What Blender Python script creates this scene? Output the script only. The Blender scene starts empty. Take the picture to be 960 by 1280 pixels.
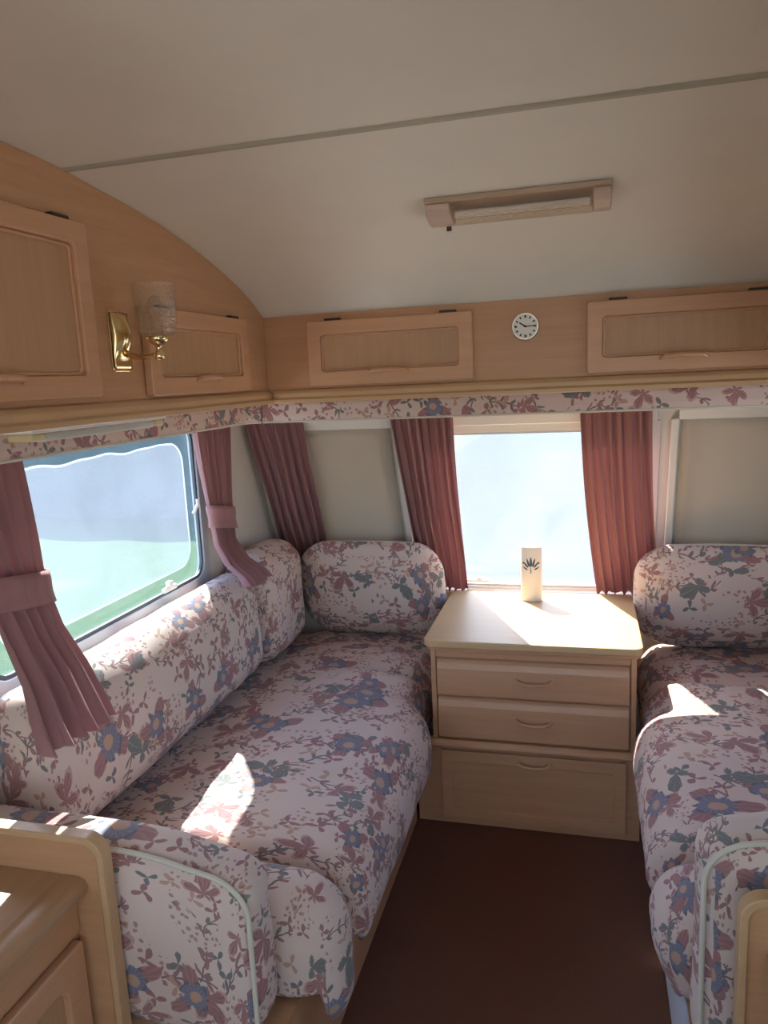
import bpy, bmesh, math, random
from mathutils import Vector, Matrix, noise
random.seed(7)
scn = bpy.context.scene
COL = scn.collection
PI = math.pi

# ------------------------------------------------------------------ camera
F_PX = 950.0
yaw, pitch, roll = map(math.radians, (15.13, 9.96, 2.73))
fw0 = Vector((-math.sin(yaw), math.cos(yaw), 0)); r0 = Vector((math.cos(yaw), math.sin(yaw), 0)); up = Vector((0, 0, 1))
fw = fw0*math.cos(pitch) - up*math.sin(pitch)
u2 = up*math.cos(pitch) + fw0*math.sin(pitch)
rr = r0*math.cos(roll) - u2*math.sin(roll)
uu = u2*math.cos(roll) + r0*math.sin(roll)
cd = bpy.data.cameras.new('camera'); cam = bpy.data.objects.new('camera', cd); COL.objects.link(cam)
M = Matrix((rr, uu, -fw)).transposed().to_4x4(); M.translation = (0, 0, 1.42)
cam.matrix_world = M
cd.sensor_fit = 'AUTO'; cd.sensor_width = 36.0; cd.lens = F_PX*36.0/1280.0
cd.clip_start = .02; cd.clip_end = 300
scn.camera = cam

# ------------------------------------------------------------------ sky, sun, exposure
SUN = Vector((-.56, .78, 1.03)).normalized()
w = bpy.data.worlds.new('sky'); scn.world = w; w.use_nodes = True
nt = w.node_tree; nt.nodes.clear()
sky = nt.nodes.new('ShaderNodeTexSky'); sky.sky_type = 'NISHITA'; sky.sun_disc = False
sky.sun_elevation = math.asin(SUN.z); sky.sun_rotation = math.atan2(SUN.x, SUN.y)
sky.air_density = 1.0; sky.dust_density = 1.2; sky.ozone_density = 1.0
bg = nt.nodes.new('ShaderNodeBackground'); bg.inputs['Strength'].default_value = .30
wo = nt.nodes.new('ShaderNodeOutputWorld')
nt.links.new(sky.outputs[0], bg.inputs[0]); nt.links.new(bg.outputs[0], wo.inputs[0])
sl = bpy.data.lights.new('sun', 'SUN'); so = bpy.data.objects.new('sun', sl); COL.objects.link(so)
sl.energy = 8.0; sl.angle = math.radians(.6); sl.color = (1.0, .90, .75)
so.rotation_euler = SUN.to_track_quat('Z', 'Y').to_euler()
so.location = (-6, 6, 9)
vs = scn.view_settings
vs.view_transform = 'Standard'; vs.look = 'None'; vs.gamma = 1.0; vs.exposure = 1.60; vs.use_curve_mapping = False

# ------------------------------------------------------------------ node helpers
class S:
    def __init__(s, nt, sock): s.nt, s.k = nt, sock
    def m(s, op, b=None, c=None, clamp=False):
        n = s.nt.nodes.new('ShaderNodeMath'); n.operation = op; n.use_clamp = clamp
        for i, v in enumerate((s, b, c)):
            if v is None: continue
            if isinstance(v, S): s.nt.links.new(v.k, n.inputs[i])
            else: n.inputs[i].default_value = v
        return S(s.nt, n.outputs[0])
    def __add__(s, b): return s.m('ADD', b)
    def __sub__(s, b): return s.m('SUBTRACT', b)
    def __mul__(s, b): return s.m('MULTIPLY', b)
    def __truediv__(s, b): return s.m('DIVIDE', b)
    def lt(s, b, soft=None):
        if soft is None: return s.m('LESS_THAN', b)
        return ((s - b) * (-1.0/soft)).m('ADD', .5, clamp=True)
    def gt(s, b): return s.m('GREATER_THAN', b)
    def abs(s): return s.m('ABSOLUTE')
    def cos(s): return s.m('COSINE')
    def sin(s): return s.m('SINE')
    def pow(s, b): return s.m('POWER', b)
    def frac(s): return s.m('FRACT')
    def inv(s): return s.m('MULTIPLY_ADD', -1.0, 1.0)

class Mat:
    def __init__(s, name):
        s.mat = bpy.data.materials.new(name); s.mat.use_nodes = True
        s.nt = s.mat.node_tree; s.b = s.nt.nodes['Principled BSDF']; s.out = s.nt.nodes['Material Output']
    def node(s, t, **kw):
        n = s.nt.nodes.new(t)
        for k, v in kw.items(): setattr(n, k, v)
        return n
    def link(s, a, b): s.nt.links.new(a.k if isinstance(a, S) else a, b)
    def coord(s, which='Object', scale=None):
        t = s.node('ShaderNodeTexCoord'); o = t.outputs[which]
        if scale:
            mp = s.node('ShaderNodeMapping'); mp.inputs['Scale'].default_value = scale
            s.link(o, mp.inputs[0]); o = mp.outputs[0]
        return o
    def noise(s, vec, scale, detail=3, rough=.5):
        n = s.node('ShaderNodeTexNoise'); n.inputs['Scale'].default_value = scale
        n.inputs['Detail'].default_value = detail; n.inputs['Roughness'].default_value = rough
        s.link(vec, n.inputs['Vector']); return n
    def mix(s, fac, a, b):
        n = s.node('ShaderNodeMix', data_type='RGBA')
        for sock, v in ((n.inputs[0], fac), (n.inputs[6], a), (n.inputs[7], b)):
            if isinstance(v, S): s.link(v, sock)
            elif hasattr(v, 'is_output'): s.link(v, sock)
            elif isinstance(v, tuple): sock.default_value = (*v, 1)
            else: sock.default_value = v
        return n.outputs[2]
    def bump(s, h, strength=.2, dist=.005):
        n = s.node('ShaderNodeBump'); n.inputs['Strength'].default_value = strength; n.inputs['Distance'].default_value = dist
        s.link(h, n.inputs['Height']); s.link(n.outputs[0], s.b.inputs['Normal'])
    def col(s, c): 
        if isinstance(c, tuple): s.b.inputs['Base Color'].default_value = (*c, 1)
        else: s.link(c, s.b.inputs['Base Color'])
    def set(s, **kw):
        for k, v in kw.items(): s.b.inputs[k.replace('_', ' ')].default_value = v

def plain(name, c, rough=.5, metal=0.0, var=.06, bump=0.0, bscale=60):
    m = Mat(name); v = m.coord('Object')
    n = m.noise(v, 9, 4)
    c2 = tuple(max(0, x*(1-var*2)) for x in c)
    m.col(m.mix(n.outputs[0], c, c2)); m.set(Roughness=rough, Metallic=metal)
    if bump:
        n2 = m.noise(v, bscale, 3); m.bump(n2.outputs[0], bump)
    return m.mat

def wood(name, c, c2, axis, rough=.38, scale=1.0, spec=.5):
    m = Mat(name)
    sc = [30*scale]*3; sc[axis] = 1.6*scale
    v = m.coord('Object', tuple(sc))
    n = m.noise(v, 1.6, 6, .62)
    sc2 = [140*scale]*3; sc2[axis] = 5*scale
    n2 = m.noise(m.coord('Object', tuple(sc2)), 1.5, 3, .6)
    f = (S(m.nt, n.outputs[0])*.75 + S(m.nt, n2.outputs[0])*.35 - .05).m('MULTIPLY_ADD', 1.7, -.4, clamp=True)
    m.col(m.mix(f, c2, c)); m.set(Roughness=rough, Specular_IOR_Level=spec)
    m.bump(n2.outputs[0], .08, .002)
    return m.mat

def fabric_material():
    m = Mat('floral_fabric'); nt = m.nt
    uv = m.coord('UV')
    # organic edge wobble
    wob = m.noise(uv, 38, 2); 
    va = m.node('ShaderNodeVectorMath', operation='SUBTRACT'); m.link(wob.outputs['Color'], va.inputs[0]); va.inputs[1].default_value = (.5, .5, .5)
    vb = m.node('ShaderNodeVectorMath', operation='SCALE'); m.link(va.outputs[0], vb.inputs[0]); vb.inputs['Scale'].default_value = .014
    vc = m.node('ShaderNodeVectorMath', operation='ADD'); m.link(uv, vc.inputs[0]); m.link(vb.outputs[0], vc.inputs[1])
    P = vc.outputs[0]
    def cells(scale, rnd, off):
        mp = m.node('ShaderNodeVectorMath', operation='ADD'); m.link(P, mp.inputs[0]); mp.inputs[1].default_value = (off, off*.7, 0)
        vo = m.node('ShaderNodeTexVoronoi', voronoi_dimensions='2D', feature='F1')
        vo.inputs['Scale'].default_value = scale; vo.inputs['Randomness'].default_value = rnd
        m.link(mp.outputs[0], vo.inputs['Vector'])
        d = m.node('ShaderNodeVectorMath', operation='SUBTRACT'); m.link(mp.outputs[0], d.inputs[0]); m.link(vo.outputs['Position'], d.inputs[1])
        sc = m.node('ShaderNodeVectorMath', operation='SCALE'); m.link(d.outputs[0], sc.inputs[0]); sc.inputs['Scale'].default_value = scale
        sep = m.node('ShaderNodeSeparateColor'); m.link(vo.outputs['Color'], sep.inputs[0])
        r1, r2, r3 = (S(nt, sep.outputs[i]) for i in range(3))
        rot = m.node('ShaderNodeVectorRotate', rotation_type='Z_AXIS'); m.link(sc.outputs[0], rot.inputs['Vector']); m.link(r2*6.283, rot.inputs['Angle'])
        xyz = m.node('ShaderNodeSeparateXYZ'); m.link(rot.outputs[0], xyz.inputs[0])
        x, y = S(nt, xyz.outputs[0]), S(nt, xyz.outputs[1])
        r = (x*x + y*y).m('SQRT'); th = y.m('ARCTAN2', x)
        return x, y, r, th, r1, r3
    base_n = m.noise(uv, 6, 3)
    col = m.mix(base_n.outputs[0], (.68, .55, .48), (.58, .455, .395))
    MAUVE, BLUE, TEAL, TAN, DARK, ROSE = (.27, .105, .115), (.10, .125, .20), (.10, .125, .125), (.45, .26, .17), (.12, .075, .075), (.36, .15, .14)
    # vines: thin wavy stems with leaves along them
    sx = m.node('ShaderNodeSeparateXYZ'); m.link(P, sx.inputs[0]); X, Y = S(nt, sx.outputs[0]), S(nt, sx.outputs[1])
    for k, (a, b, per, ph) in enumerate(((1.0, .35, .155, 0.0), (-.45, 1.0, .21, .4))):
        along = X*b*-1.0 + Y*a if False else X*a + Y*b*.5
        across = Y*a - X*b*.5
        if k: along = X*.5 + Y; across = X - Y*.5
        q = (across + (along*34).sin()*.016 + (along*71+ph).sin()*.006)/per + ph
        dist = (q.frac() - .5)*per
        ad = dist.abs()
        br = m.noise(uv, 7.5 + k*2, 0); brk = S(nt, br.outputs[0]).gt(.44 + .02*k)
        stem = ad.lt(.0021, .001)*brk
        col = m.mix(stem, col, DARK)
        lx = ((along/.031 + ph).frac() - .5)*.031
        ly = ad - .0095
        u_ = lx - ly*.75
        leaf = ((u_*u_)/(.0052**2) + (ly*ly)/(.0085**2)).lt(1.0, .3)*brk
        tone = S(nt, br.outputs[0]).m('MULTIPLY_ADD', 6, -2.9, clamp=True)
        col = m.mix(leaf, col, m.mix(tone, MAUVE, TEAL))
    # small sprigs
    x, y, r, th, r1, r3 = cells(21, .9, 3.3)
    sp = r.lt((th*1.5).cos().abs().pow(2.6)*.46, .05)*r1.gt(.45)
    col = m.mix(sp, col, m.mix(r3.gt(.5), MAUVE, m.mix(r3.gt(.78), TAN, TEAL)))
    # dots
    x, y, r, th, r1, r3 = cells(62, .8, 1.1)
    dn = m.noise(uv, 12, 0)
    dots = r.lt(.24, .1)*S(nt, dn.outputs[0]).gt(.56)
    col = m.mix(dots*.8, col, MAUVE)
    # large motifs
    for off, sc in ((0.0, 6.6), (5.7, 8.8)):
        x, y, r, th, r1, r3 = cells(sc, .75, off)
        # backing leaves
        gate = r3.gt(-1.0 if off == 0 else .5)
        is_f = r1.lt(.36)*gate; is_l = r1.gt(.36)*r1.lt(.72)*gate; is_t = r1.gt(.72)*r1.lt(.93)*gate
        back = r.lt((th*1.5+.5).cos().abs().pow(2.2)*.50, .03)*is_f
        col = m.mix(back, col, m.mix((th*27).cos().gt(.6), MAUVE, ROSE))
        # blue flower
        rim = (th*9).cos()*.03 + (th*4+1).cos()*.03 + (th*15).cos()*.012 + (th*.5+r3*3).cos().abs()*.07 + .20
        fl = r.lt(rim, .02)*is_f
        pet = (th*9).cos().abs().lt(.28)
        bl = m.mix(pet, BLUE, (.18, .21, .28))
        bl = m.mix((r*31).sin().gt(.75), bl, (.06, .075, .11))
        bl = m.mix(((x+.03)*(x+.03)+(y-.02)*(y-.02)).m('SQRT').lt(.10, .02), bl, TAN)
        col = m.mix(fl, col, bl)
        # mauve lily, fan of pointed petals
        R_ = (th*2.5).cos().abs().pow(.8)*((th*.5).cos().abs().pow(1.6)*.36 + .07)
        li = r.lt(R_, .02)*is_l
        vein = (th*20).cos().gt(.7)
        lc = m.mix(vein, m.mix(r3, MAUVE, ROSE), (.17, .065, .08))
        lc = m.mix((r/R_.m('MAXIMUM', .02)).gt(.86), lc, (.45, .27, .25))
        col = m.mix(li, col, lc)
        # teal leaf spray
        R_ = (th*1.5).cos().abs().pow(1.1)*((th*.5).cos().abs().pow(2.0)*.30 + .10) + (th*12).cos().abs()*.03 - .01
        te = r.lt(R_, .02)*is_t
        col = m.mix(te, col, m.mix((th*15).cos().gt(.8), TEAL, (.17, .20, .19)))
    # faded print
    col = m.mix(.16, col, (.58, .46, .40))
    m.col(col); m.set(Roughness=.85, Sheen_Weight=.12, Sheen_Roughness=.5)
    wv = m.noise(uv, 420, 2); big = m.noise(uv, 16, 3)
    h = S(nt, wv.outputs[0])*.25 + S(nt, big.outputs[0])*1.0
    m.bump(h.k, .32, .008)
    return m.mat

def curtain_material(name, c, c2):
    m = Mat(name); v = m.coord('UV', (60, 1.2, 1))
    n = m.noise(v, 1.0, 4, .6)
    cc = m.mix(n.outputs[0], c, c2); m.col(cc); m.set(Roughness=.8, Sheen_Weight=.2)
    tr = m.node('ShaderNodeBsdfTranslucent'); m.link(cc, tr.inputs[0])
    mx = m.node('ShaderNodeMixShader'); mx.inputs[0].default_value = .25
    m.link(m.b.outputs[0], mx.inputs[1]); m.link(tr.outputs[0], mx.inputs[2]); m.link(mx.outputs[0], m.out.inputs[0])
    return m.mat

def sheer(name, c, fac, rough=.7):
    m = Mat(name); n = m.noise(m.coord('Object', (1, 1, .3)), 14, 3)
    cc = m.mix(n.outputs[0], c, tuple(x*.93 for x in c)); m.col(cc); m.set(Roughness=rough)
    tr = m.node('ShaderNodeBsdfTranslucent'); m.link(cc, tr.inputs[0])
    mx = m.node('ShaderNodeMixShader'); mx.inputs[0].default_value = fac
    m.link(m.b.outputs[0], mx.inputs[1]); m.link(tr.outputs[0], mx.inputs[2]); m.link(mx.outputs[0], m.out.inputs[0])
    return m.mat

def acrylic(name, haze, tint=(.97, .985, 1.0), hcol=(.86, .93, 1.0), gloss=.018):
    """old, dusty acrylic glazing: mostly clear, with a milky film that scatters the sun"""
    m = Mat(name); nt_ = m.nt; nt_.nodes.remove(m.b)
    t = m.node('ShaderNodeBsdfTransparent'); t.inputs[0].default_value = (*tint, 1)
    d = m.node('ShaderNodeBsdfTranslucent'); d.inputs[0].default_value = (*hcol, 1)
    g = m.node('ShaderNodeBsdfGlossy'); g.inputs['Roughness'].default_value = .04
    n = m.noise(m.coord('Object', (1, 1, 1)), 5, 4)
    f = S(nt_, n.outputs[0]).m('MULTIPLY_ADD', haze*.5, haze*.75)
    a = m.node('ShaderNodeMixShader'); m.link(f, a.inputs[0]); m.link(t.outputs[0], a.inputs[1]); m.link(d.outputs[0], a.inputs[2])
    b = m.node('ShaderNodeMixShader'); b.inputs[0].default_value = gloss
    m.link(a.outputs[0], b.inputs[1]); m.link(g.outputs[0], b.inputs[2]); m.link(b.outputs[0], m.out.inputs[0])
    return m.mat

def glassy(name, rough=.06, bumpy=False, tint=(1, .97, .9)):
    m = Mat(name); nt_ = m.nt; nt_.nodes.remove(m.b)
    t = m.node('ShaderNodeBsdfTransparent'); t.inputs[0].default_value = (*tint, 1)
    g = m.node('ShaderNodeBsdfGlossy'); g.inputs['Roughness'].default_value = rough
    lw = m.node('ShaderNodeLayerWeight'); lw.inputs[0].default_value = .35
    if bumpy:
        vo = m.node('ShaderNodeTexVoronoi'); vo.inputs['Scale'].default_value = 190; m.link(m.coord('Object'), vo.inputs['Vector'])
        bp = m.node('ShaderNodeBump'); bp.inputs['Strength'].default_value = .9; bp.inputs['Distance'].default_value = .004
        m.link(vo.outputs['Distance'], bp.inputs['Height']); m.link(bp.outputs[0], g.inputs['Normal']); m.link(bp.outputs[0], lw.inputs['Normal'])
    f = S(nt_, lw.outputs['Facing']).m('MULTIPLY_ADD', .40, .06, clamp=True)
    a = m.node('ShaderNodeMixShader'); m.link(f, a.inputs[0]); m.link(t.outputs[0], a.inputs[1]); m.link(g.outputs[0], a.inputs[2])
    m.link(a.outputs[0], m.out.inputs[0])
    return m.mat

def carpet_material():
    m = Mat('carpet_brown'); v = m.coord('Object')
    n = m.noise(v, 240, 3); n2 = m.noise(v, 5, 3)
    f = S(m.nt, n.outputs[0])*.6 + S(m.nt, n2.outputs[0])*.4
    m.col(m.mix(f, (.095, .040, .023), (.17, .068, .040))); m.set(Roughness=.95)
    m.bump(n.outputs[0], .5, .006); return m.mat

def foliage_material(name, a, b, scale):
    m = Mat(name); n = m.noise(m.coord('Object'), scale, 5, .65); m.col(m.mix(n.outputs[0], a, b)); m.set(Roughness=1.0, Specular_IOR_Level=0.0)
    m.bump(n.outputs[0], .5, .03); return m.mat

FAB = fabric_material()
W_FACE = wood('oak_panel_horizontal', (.56, .315, .165), (.44, .225, .11), 1)
W_FACEX = wood('oak_panel_crosswise', (.56, .315, .165), (.44, .225, .11), 0)
W_FRAME = wood('pinkish_wood_frame', (.60, .34, .19), (.49, .255, .135), 0, .33)
W_PANEL = wood('door_panel_vertical_grain', (.52, .31, .165), (.40, .22, .11), 2)
W_TOP = wood('pale_worktop_laminate', (.62, .42, .225), (.55, .355, .18), 0, .45, spec=.3)
W_LIP = wood('lipping_wood', (.58, .38, .20), (.48, .29, .15), 1, .35)
W_LIPX = wood('lipping_wood_crosswise', (.58, .38, .20), (.48, .29, .15), 0, .35)
CREAM = plain('cream_ceiling_board', (.75, .69, .575), .7, 0, .04)
WALLM = plain('cream_wall_board', (.74, .70, .62), .65, 0, .04)
WHITE = plain('white_plastic', (.80, .78, .72), .4, 0, .02)
SEAM = plain('seam_strip', (.42, .38, .29), .6, 0, .05)
CURT = curtain_material('dusty_pink_curtain', (.48, .25, .25), (.34, .16, .17))
BLIND = sheer('cream_blind_cloth', (.56, .50, .415), .10)
PIPE = plain('cream_piping', (.62, .58, .48), .8, 0, .05)
BRASS = plain('polished_brass', (.83, .66, .36), .16, 1.0, .03)
DARK = plain('dark_hinge', (.05, .035, .03), .5, .3)
BLACK = plain('black_paint', (.015, .015, .015), .5)
SILVER = plain('silver_rim', (.52, .48, .40), .25, 1.0)
DIAL = plain('clock_dial', (.86, .83, .76), .5, 0, .01)
ALU = plain('pale_window_frame', (.50, .55, .60), .4, 0, .03)
RUBB = plain('dark_rubber_seal', (.10, .12, .14), .6)
CERAM = plain('cream_ceramic', (.78, .74, .66), .35, 0, .03)
PRINT = plain('blue_print', (.06, .09, .13), .5)
PANEL_SHEEN = plain('wood_with_window_sheen', (.62, .66, .72), .8, 0, .04)  # bluish window light painted into the colour of a wood panel
PANE_F = acrylic('dusty_acrylic_front', .046, hcol=(.76, .90, 1.0))
PANE_L = acrylic('dusty_acrylic_side', .058, hcol=(.92, .89, .97))
PANE_C = acrylic('clear_acrylic_flange', .022, tint=(.86, .92, .98), hcol=(.55, .75, 1.0))
PANE_EDGE = acrylic('bright_acrylic_edge', .12, hcol=(.92, .97, 1.0), gloss=.12)
PANE_X = acrylic('plain_acrylic', .08)
GLASS = glassy('dimpled_glass', .12, True)
DIFF = glassy('clear_lamp_diffuser', .15, True, (1, .95, .88))
CARPET = carpet_material()
GRASS = foliage_material('mown_grass', (.040, .068, .030), (.060, .090, .042), 3)
TARMAC = foliage_material('grey_tarmac', (.030, .034, .038), (.046, .052, .058), 3)
BOUNCE = foliage_material('pale_bounce_ground', (.50, .47, .42), (.62, .58, .52), 4)  # pale tone meant to throw light up through the windows
HEDGE = foliage_material('hedge_leaves', (.035, .055, .05), (.07, .095, .08), 6)

# ------------------------------------------------------------------ object helpers
def tag(o, label=None, cat=None, group=None, kind=None):
    if label: o['label'] = label
    if cat: o['category'] = cat
    if group: o['group'] = group
    if kind: o['kind'] = kind
    return o
def empty(name, loc=(0, 0, 0), rz=0.0):
    o = bpy.data.objects.new(name, None); o.location = loc; o.rotation_euler = (0, 0, rz); o.empty_display_size = .05
    COL.objects.link(o); return o

class MB:
    """collects geometry in world coordinates"""
    def __init__(s): s.v, s.f, s.uv = [], [], {}
    def add(s, vs, fs):
        k = len(s.v); s.v += [tuple(p) for p in vs]; s.f += [tuple(i+k for i in f) for f in fs]; return s
    def box(s, x0, x1, y0, y1, z0, z1):
        return s.add([(x0,y0,z0),(x1,y0,z0),(x1,y1,z0),(x0,y1,z0),(x0,y0,z1),(x1,y0,z1),(x1,y1,z1),(x0,y1,z1)],
                     [(0,3,2,1),(4,5,6,7),(0,1,5,4),(1,2,6,5),(2,3,7,6),(3,0,4,7)])
    def tube(s, pts, rad, n=8, closed=False, cap=True):
        pts = [Vector(p) for p in pts]; N = len(pts); vs = []; ref = None
        for i, p in enumerate(pts):
            a = pts[(i-1) % N] if (closed or i) else p; b = pts[(i+1) % N] if (closed or i < N-1) else p
            t = (b-a).normalized()
            if ref is None:
                ref = t.cross(Vector((0,0,1)));
                if ref.length < .1: ref = t.cross(Vector((1,0,0)))
            ref = (ref - t*ref.dot(t)).normalized(); bi = t.cross(ref)
            rd = rad[i] if isinstance(rad, (list, tuple)) else rad
            vs += [p + (ref*math.cos(2*PI*k/n) + bi*math.sin(2*PI*k/n))*rd for k in range(n)]
        fs = []
        for i in range(N if closed else N-1):
            for k in range(n):
                j = (i+1) % N; fs.append((i*n+k, i*n+(k+1) % n, j*n+(k+1) % n, j*n+k))
        if cap and not closed: fs += [tuple(range(n))[::-1], tuple((N-1)*n+k for k in range(n))]
        return s.add(vs, fs)
    def lathe(s, prof, org=(0,0,0), n=24, sx=1, sy=1, axis='z'):
        vs = []
        for r, h in prof:
            for k in range(n):
                a = 2*PI*k/n; x, y = r*math.cos(a)*sx, r*math.sin(a)*sy
                p = (x, y, h) if axis == 'z' else ((h, x, y) if axis == 'x' else (x, -h, y))
                vs.append((p[0]+org[0], p[1]+org[1], p[2]+org[2]))
        fs = [(i*n+k, i*n+(k+1) % n, (i+1)*n+(k+1) % n, (i+1)*n+k) for i in range(len(prof)-1) for k in range(n)]
        fs += [tuple(range(n))[::-1], tuple((len(prof)-1)*n+k for k in range(n))]
        return s.add(vs, fs)
    def extrude(s, loop, vec):
        vec = Vector(vec); n = len(loop); a = [Vector(p) for p in loop]
        return s.add(a + [p+vec for p in a], [tuple(range(n))[::-1], tuple(range(n, 2*n))] + [(i, (i+1) % n, n+(i+1) % n, n+i) for i in range(n)])
    def ring(s, outer, inner, vec):
        """outer and inner loops with the same count, extruded by vec"""
        vec = Vector(vec); n = len(outer); o = [Vector(p) for p in outer]; i_ = [Vector(p) for p in inner]
        vs = o + i_ + [p+vec for p in o] + [p+vec for p in i_]; fs = []
        for k in range(n):
            j = (k+1) % n
            fs += [(k, n+k, n+j, j), (2*n+k, 2*n+j, 3*n+j, 3*n+k), (k, j, 2*n+j, 2*n+k), (n+k, 3*n+k, 3*n+j, n+j)]
        return s.add(vs, fs)
    def build(s, name, mat, parent=None, smooth=False, bevel=0.0, org=None, recalc=True, subsurf=0, angle=40):
        o_ = Vector(org) if org is not None else (Vector(parent.matrix_world.translation) if False else Vector((0,0,0)))
        me = bpy.data.meshes.new(name); me.from_pydata([tuple(Vector(p)-o_) for p in s.v], [], s.f)
        if s.uv:
            l = me.uv_layers.new(name='UVMap')
            for p in me.polygons:
                for li, uvc in zip(p.loop_indices, s.uv[p.index]): l.data[li].uv = uvc
        if recalc:
            b = bmesh.new(); b.from_mesh(me); bmesh.ops.recalc_face_normals(b, faces=b.faces); b.to_mesh(me); b.free()
        me.materials.append(mat)
        if smooth:
            for p in me.polygons: p.use_smooth = True
            if angle < 180:
                try: me.set_sharp_from_angle(angle=math.radians(angle))
                except Exception: pass
        ob = bpy.data.objects.new(name, me); COL.objects.link(ob); ob.location = o_
        if bevel:
            md = ob.modifiers.new('bevel', 'BEVEL'); md.width = bevel; md.segments = 2; md.limit_method = 'ANGLE'
        if subsurf:
            md = ob.modifiers.new('smooth', 'SUBSURF'); md.levels = subsurf; md.render_levels = subsurf
        if parent is not None:
            ob.parent = parent; ob.matrix_parent_inverse = Matrix.Translation(parent.location).inverted() if parent.parent is None else (Matrix.Translation(parent.location + parent.parent.location*0)).inverted()
            if parent.type == 'MESH': ob.matrix_parent_inverse = Matrix.Translation(Vector(parent.location)).inverted() if parent.location.length else Matrix()
        return ob

def rrect(u0, u1, v0, v1, r, n=5):
    """rounded rectangle loop in (u, v)"""
    out = []
    for cu, cv, a0 in ((u1-r, v1-r, 0), (u0+r, v1-r, 90), (u0+r, v0+r, 180), (u1-r, v0+r, 270)):
        for k in range(n+1):
            a = math.radians(a0 + 90*k/n); out.append((cu+r*math.cos(a), cv+r*math.sin(a)))
    return out

# front wall geometry: vertical below the sill, leaning inwards above it
SILL, FY0, SLOPE = .58, 2.85, .38
def fy(z): return FY0 - max(0, z-SILL)*SLOPE
XL, XR, XC = -1.20, .83, -.185
FN = Vector((0, -1, -SLOPE)).normalized()       # into the room
FT = Vector((0, -SLOPE, 1)).normalized()        # up the slope

def grid_wall(name, us, vs, holes, P, nvec, mat, parent=None):
    """P(u,v)->point; cells of the grid that lie in a hole stay open; thickness along nvec"""
    mb = MB(); nv = Vector(nvec); idx = {}
    def key(i, j, s):
        k = (i, j, s)
        if k not in idx:
            idx[k] = len(mb.v); p = Vector(P(us[i], vs[j])); mb.v.append(tuple(p + nv*s))
        return idx[k]
    def solid(i, j):
        if i < 0 or j < 0 or i >= len(us)-1 or j >= len(vs)-1: return False
        cu, cv = (us[i]+us[i+1])/2, (vs[j]+vs[j+1])/2
        return not any(a < cu < b and c < cv < d for a, b, c, d in holes)
    for i in range(len(us)-1):
        for j in range(len(vs)-1):
            if not solid(i, j): continue
            mb.f.append((key(i,j,0), key(i+1,j,0), key(i+1,j+1,0), key(i,j+1,0)))
            mb.f.append((key(i,j,1), key(i,j+1,1), key(i+1,j+1,1), key(i+1,j,1)))
            for (di, dj, a, b) in ((-1,0,(i,j),(i,j+1)), (1,0,(i+1,j),(i+1,j+1)), (0,-1,(i,j),(i+1,j)), (0,1,(i,j+1),(i+1,j+1))):
                if not solid(i+di, j+dj): mb.f.append((key(*a,0), key(*b,0), key(*b,1), key(*a,1)))
    o = mb.build(name, mat, parent); return o

# ------------------------------------------------------------------ setting
YB = -2.4
CEIL = [(YB-.1, 1.815), (.95, 1.815), (1.08, 1.813), (1.216, 1.806), (1.34, 1.791), (1.44, 1.780), (1.534, 1.766), (1.64, 1.745), (1.743, 1.721), (1.83, 1.697),
        (1.912, 1.670), (1.97, 1.646), (2.031, 1.616), (2.10, 1.575), (2.25, 1.51), (2.40, 1.47), (2.60, 1.44)]
def cz(y):
    for (a, b), (c, d) in zip(CEIL, CEIL[1:]):
        if a <= y <= c: return b + (d-b)*(y-a)/(c-a)
    return CEIL[-1][1]

tag(MB().box(XL-.03, XR+.03, YB-.05, FY0+.03, -.04, 0).build('floor', CARPET), 'dark reddish-brown carpet floor', 'floor', kind='structure')
# ceiling with an opening added behind the camera to let in fill light
ys = [a for a, b in CEIL]; ys = sorted(set(ys + [-1.15, -.45]))
xs = [XL-.03, -.46, .24, XR+.03]
ce = grid_wall('ceiling', xs, ys, [(-.46, .24, -1.15, -.45)], lambda u, v: (u, v, cz(v)), (0, 0, .025), CREAM)
for p in ce.data.polygons: p.use_smooth = True
ce.data.set_sharp_from_angle(angle=math.radians(30))
tag(ce, 'cream boarded ceiling curving down to the front lockers', 'ceiling', kind='structure')
tag(MB().extrude([(-.88, 1.219, cz(1.219)-.0005), (-.88, 1.222, cz(1.222)-.004), (-.88, 1.230, cz(1.230)-.004), (-.88, 1.233, cz(1.233)-.0005)], (1.39, 0, 0)).build('trim_1', SEAM),
    'thin beige joint strip running across the cream ceiling', 'trim', kind='structure')
# side walls
WZ0, WZ1 = .79, 1.335
wy0, wy1 = 1.21, 2.20
def side_wall(name, X, nx, holes, label):
    us = sorted(set([YB, FY0] + [h[0] for h in holes] + [h[1] for h in holes]))
    vs = sorted(set([0, SILL, 1.05, 1.43, 1.83] + [h[2] for h in holes] + [h[3] for h in holes]))
    o = grid_wall(name, us, vs, holes, lambda u, v: (X, fy(v) if u == FY0 else u, v), (nx, 0, 0), WALLM)
    tag(o, label, 'wall', kind='structure')
side_wall('wall_left', XL, -.03, [(wy0, wy1, WZ0, WZ1), (-1.3, .35, .80, 1.55)], 'cream left wall with the wide side window')  # second opening added behind the camera for fill light
side_wall('wall_right', XR, .03, [(wy0, wy1, WZ0, WZ1), (-1.05, -.35, .03, 1.74)], 'cream right wall behind the right bench')  # open doorway added behind the camera for fill light
# back wall
o = grid_wall('wall_back', [XL-.03, -.95, .58, XR+.03], [0, .70, 1.60, 1.84], [(-.95, .58, .70, 1.60)], lambda u, v: (u, YB, v), (0, -.03, 0), WALLM)
tag(o, 'cream back wall behind the camera', 'wall', kind='structure')
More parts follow.
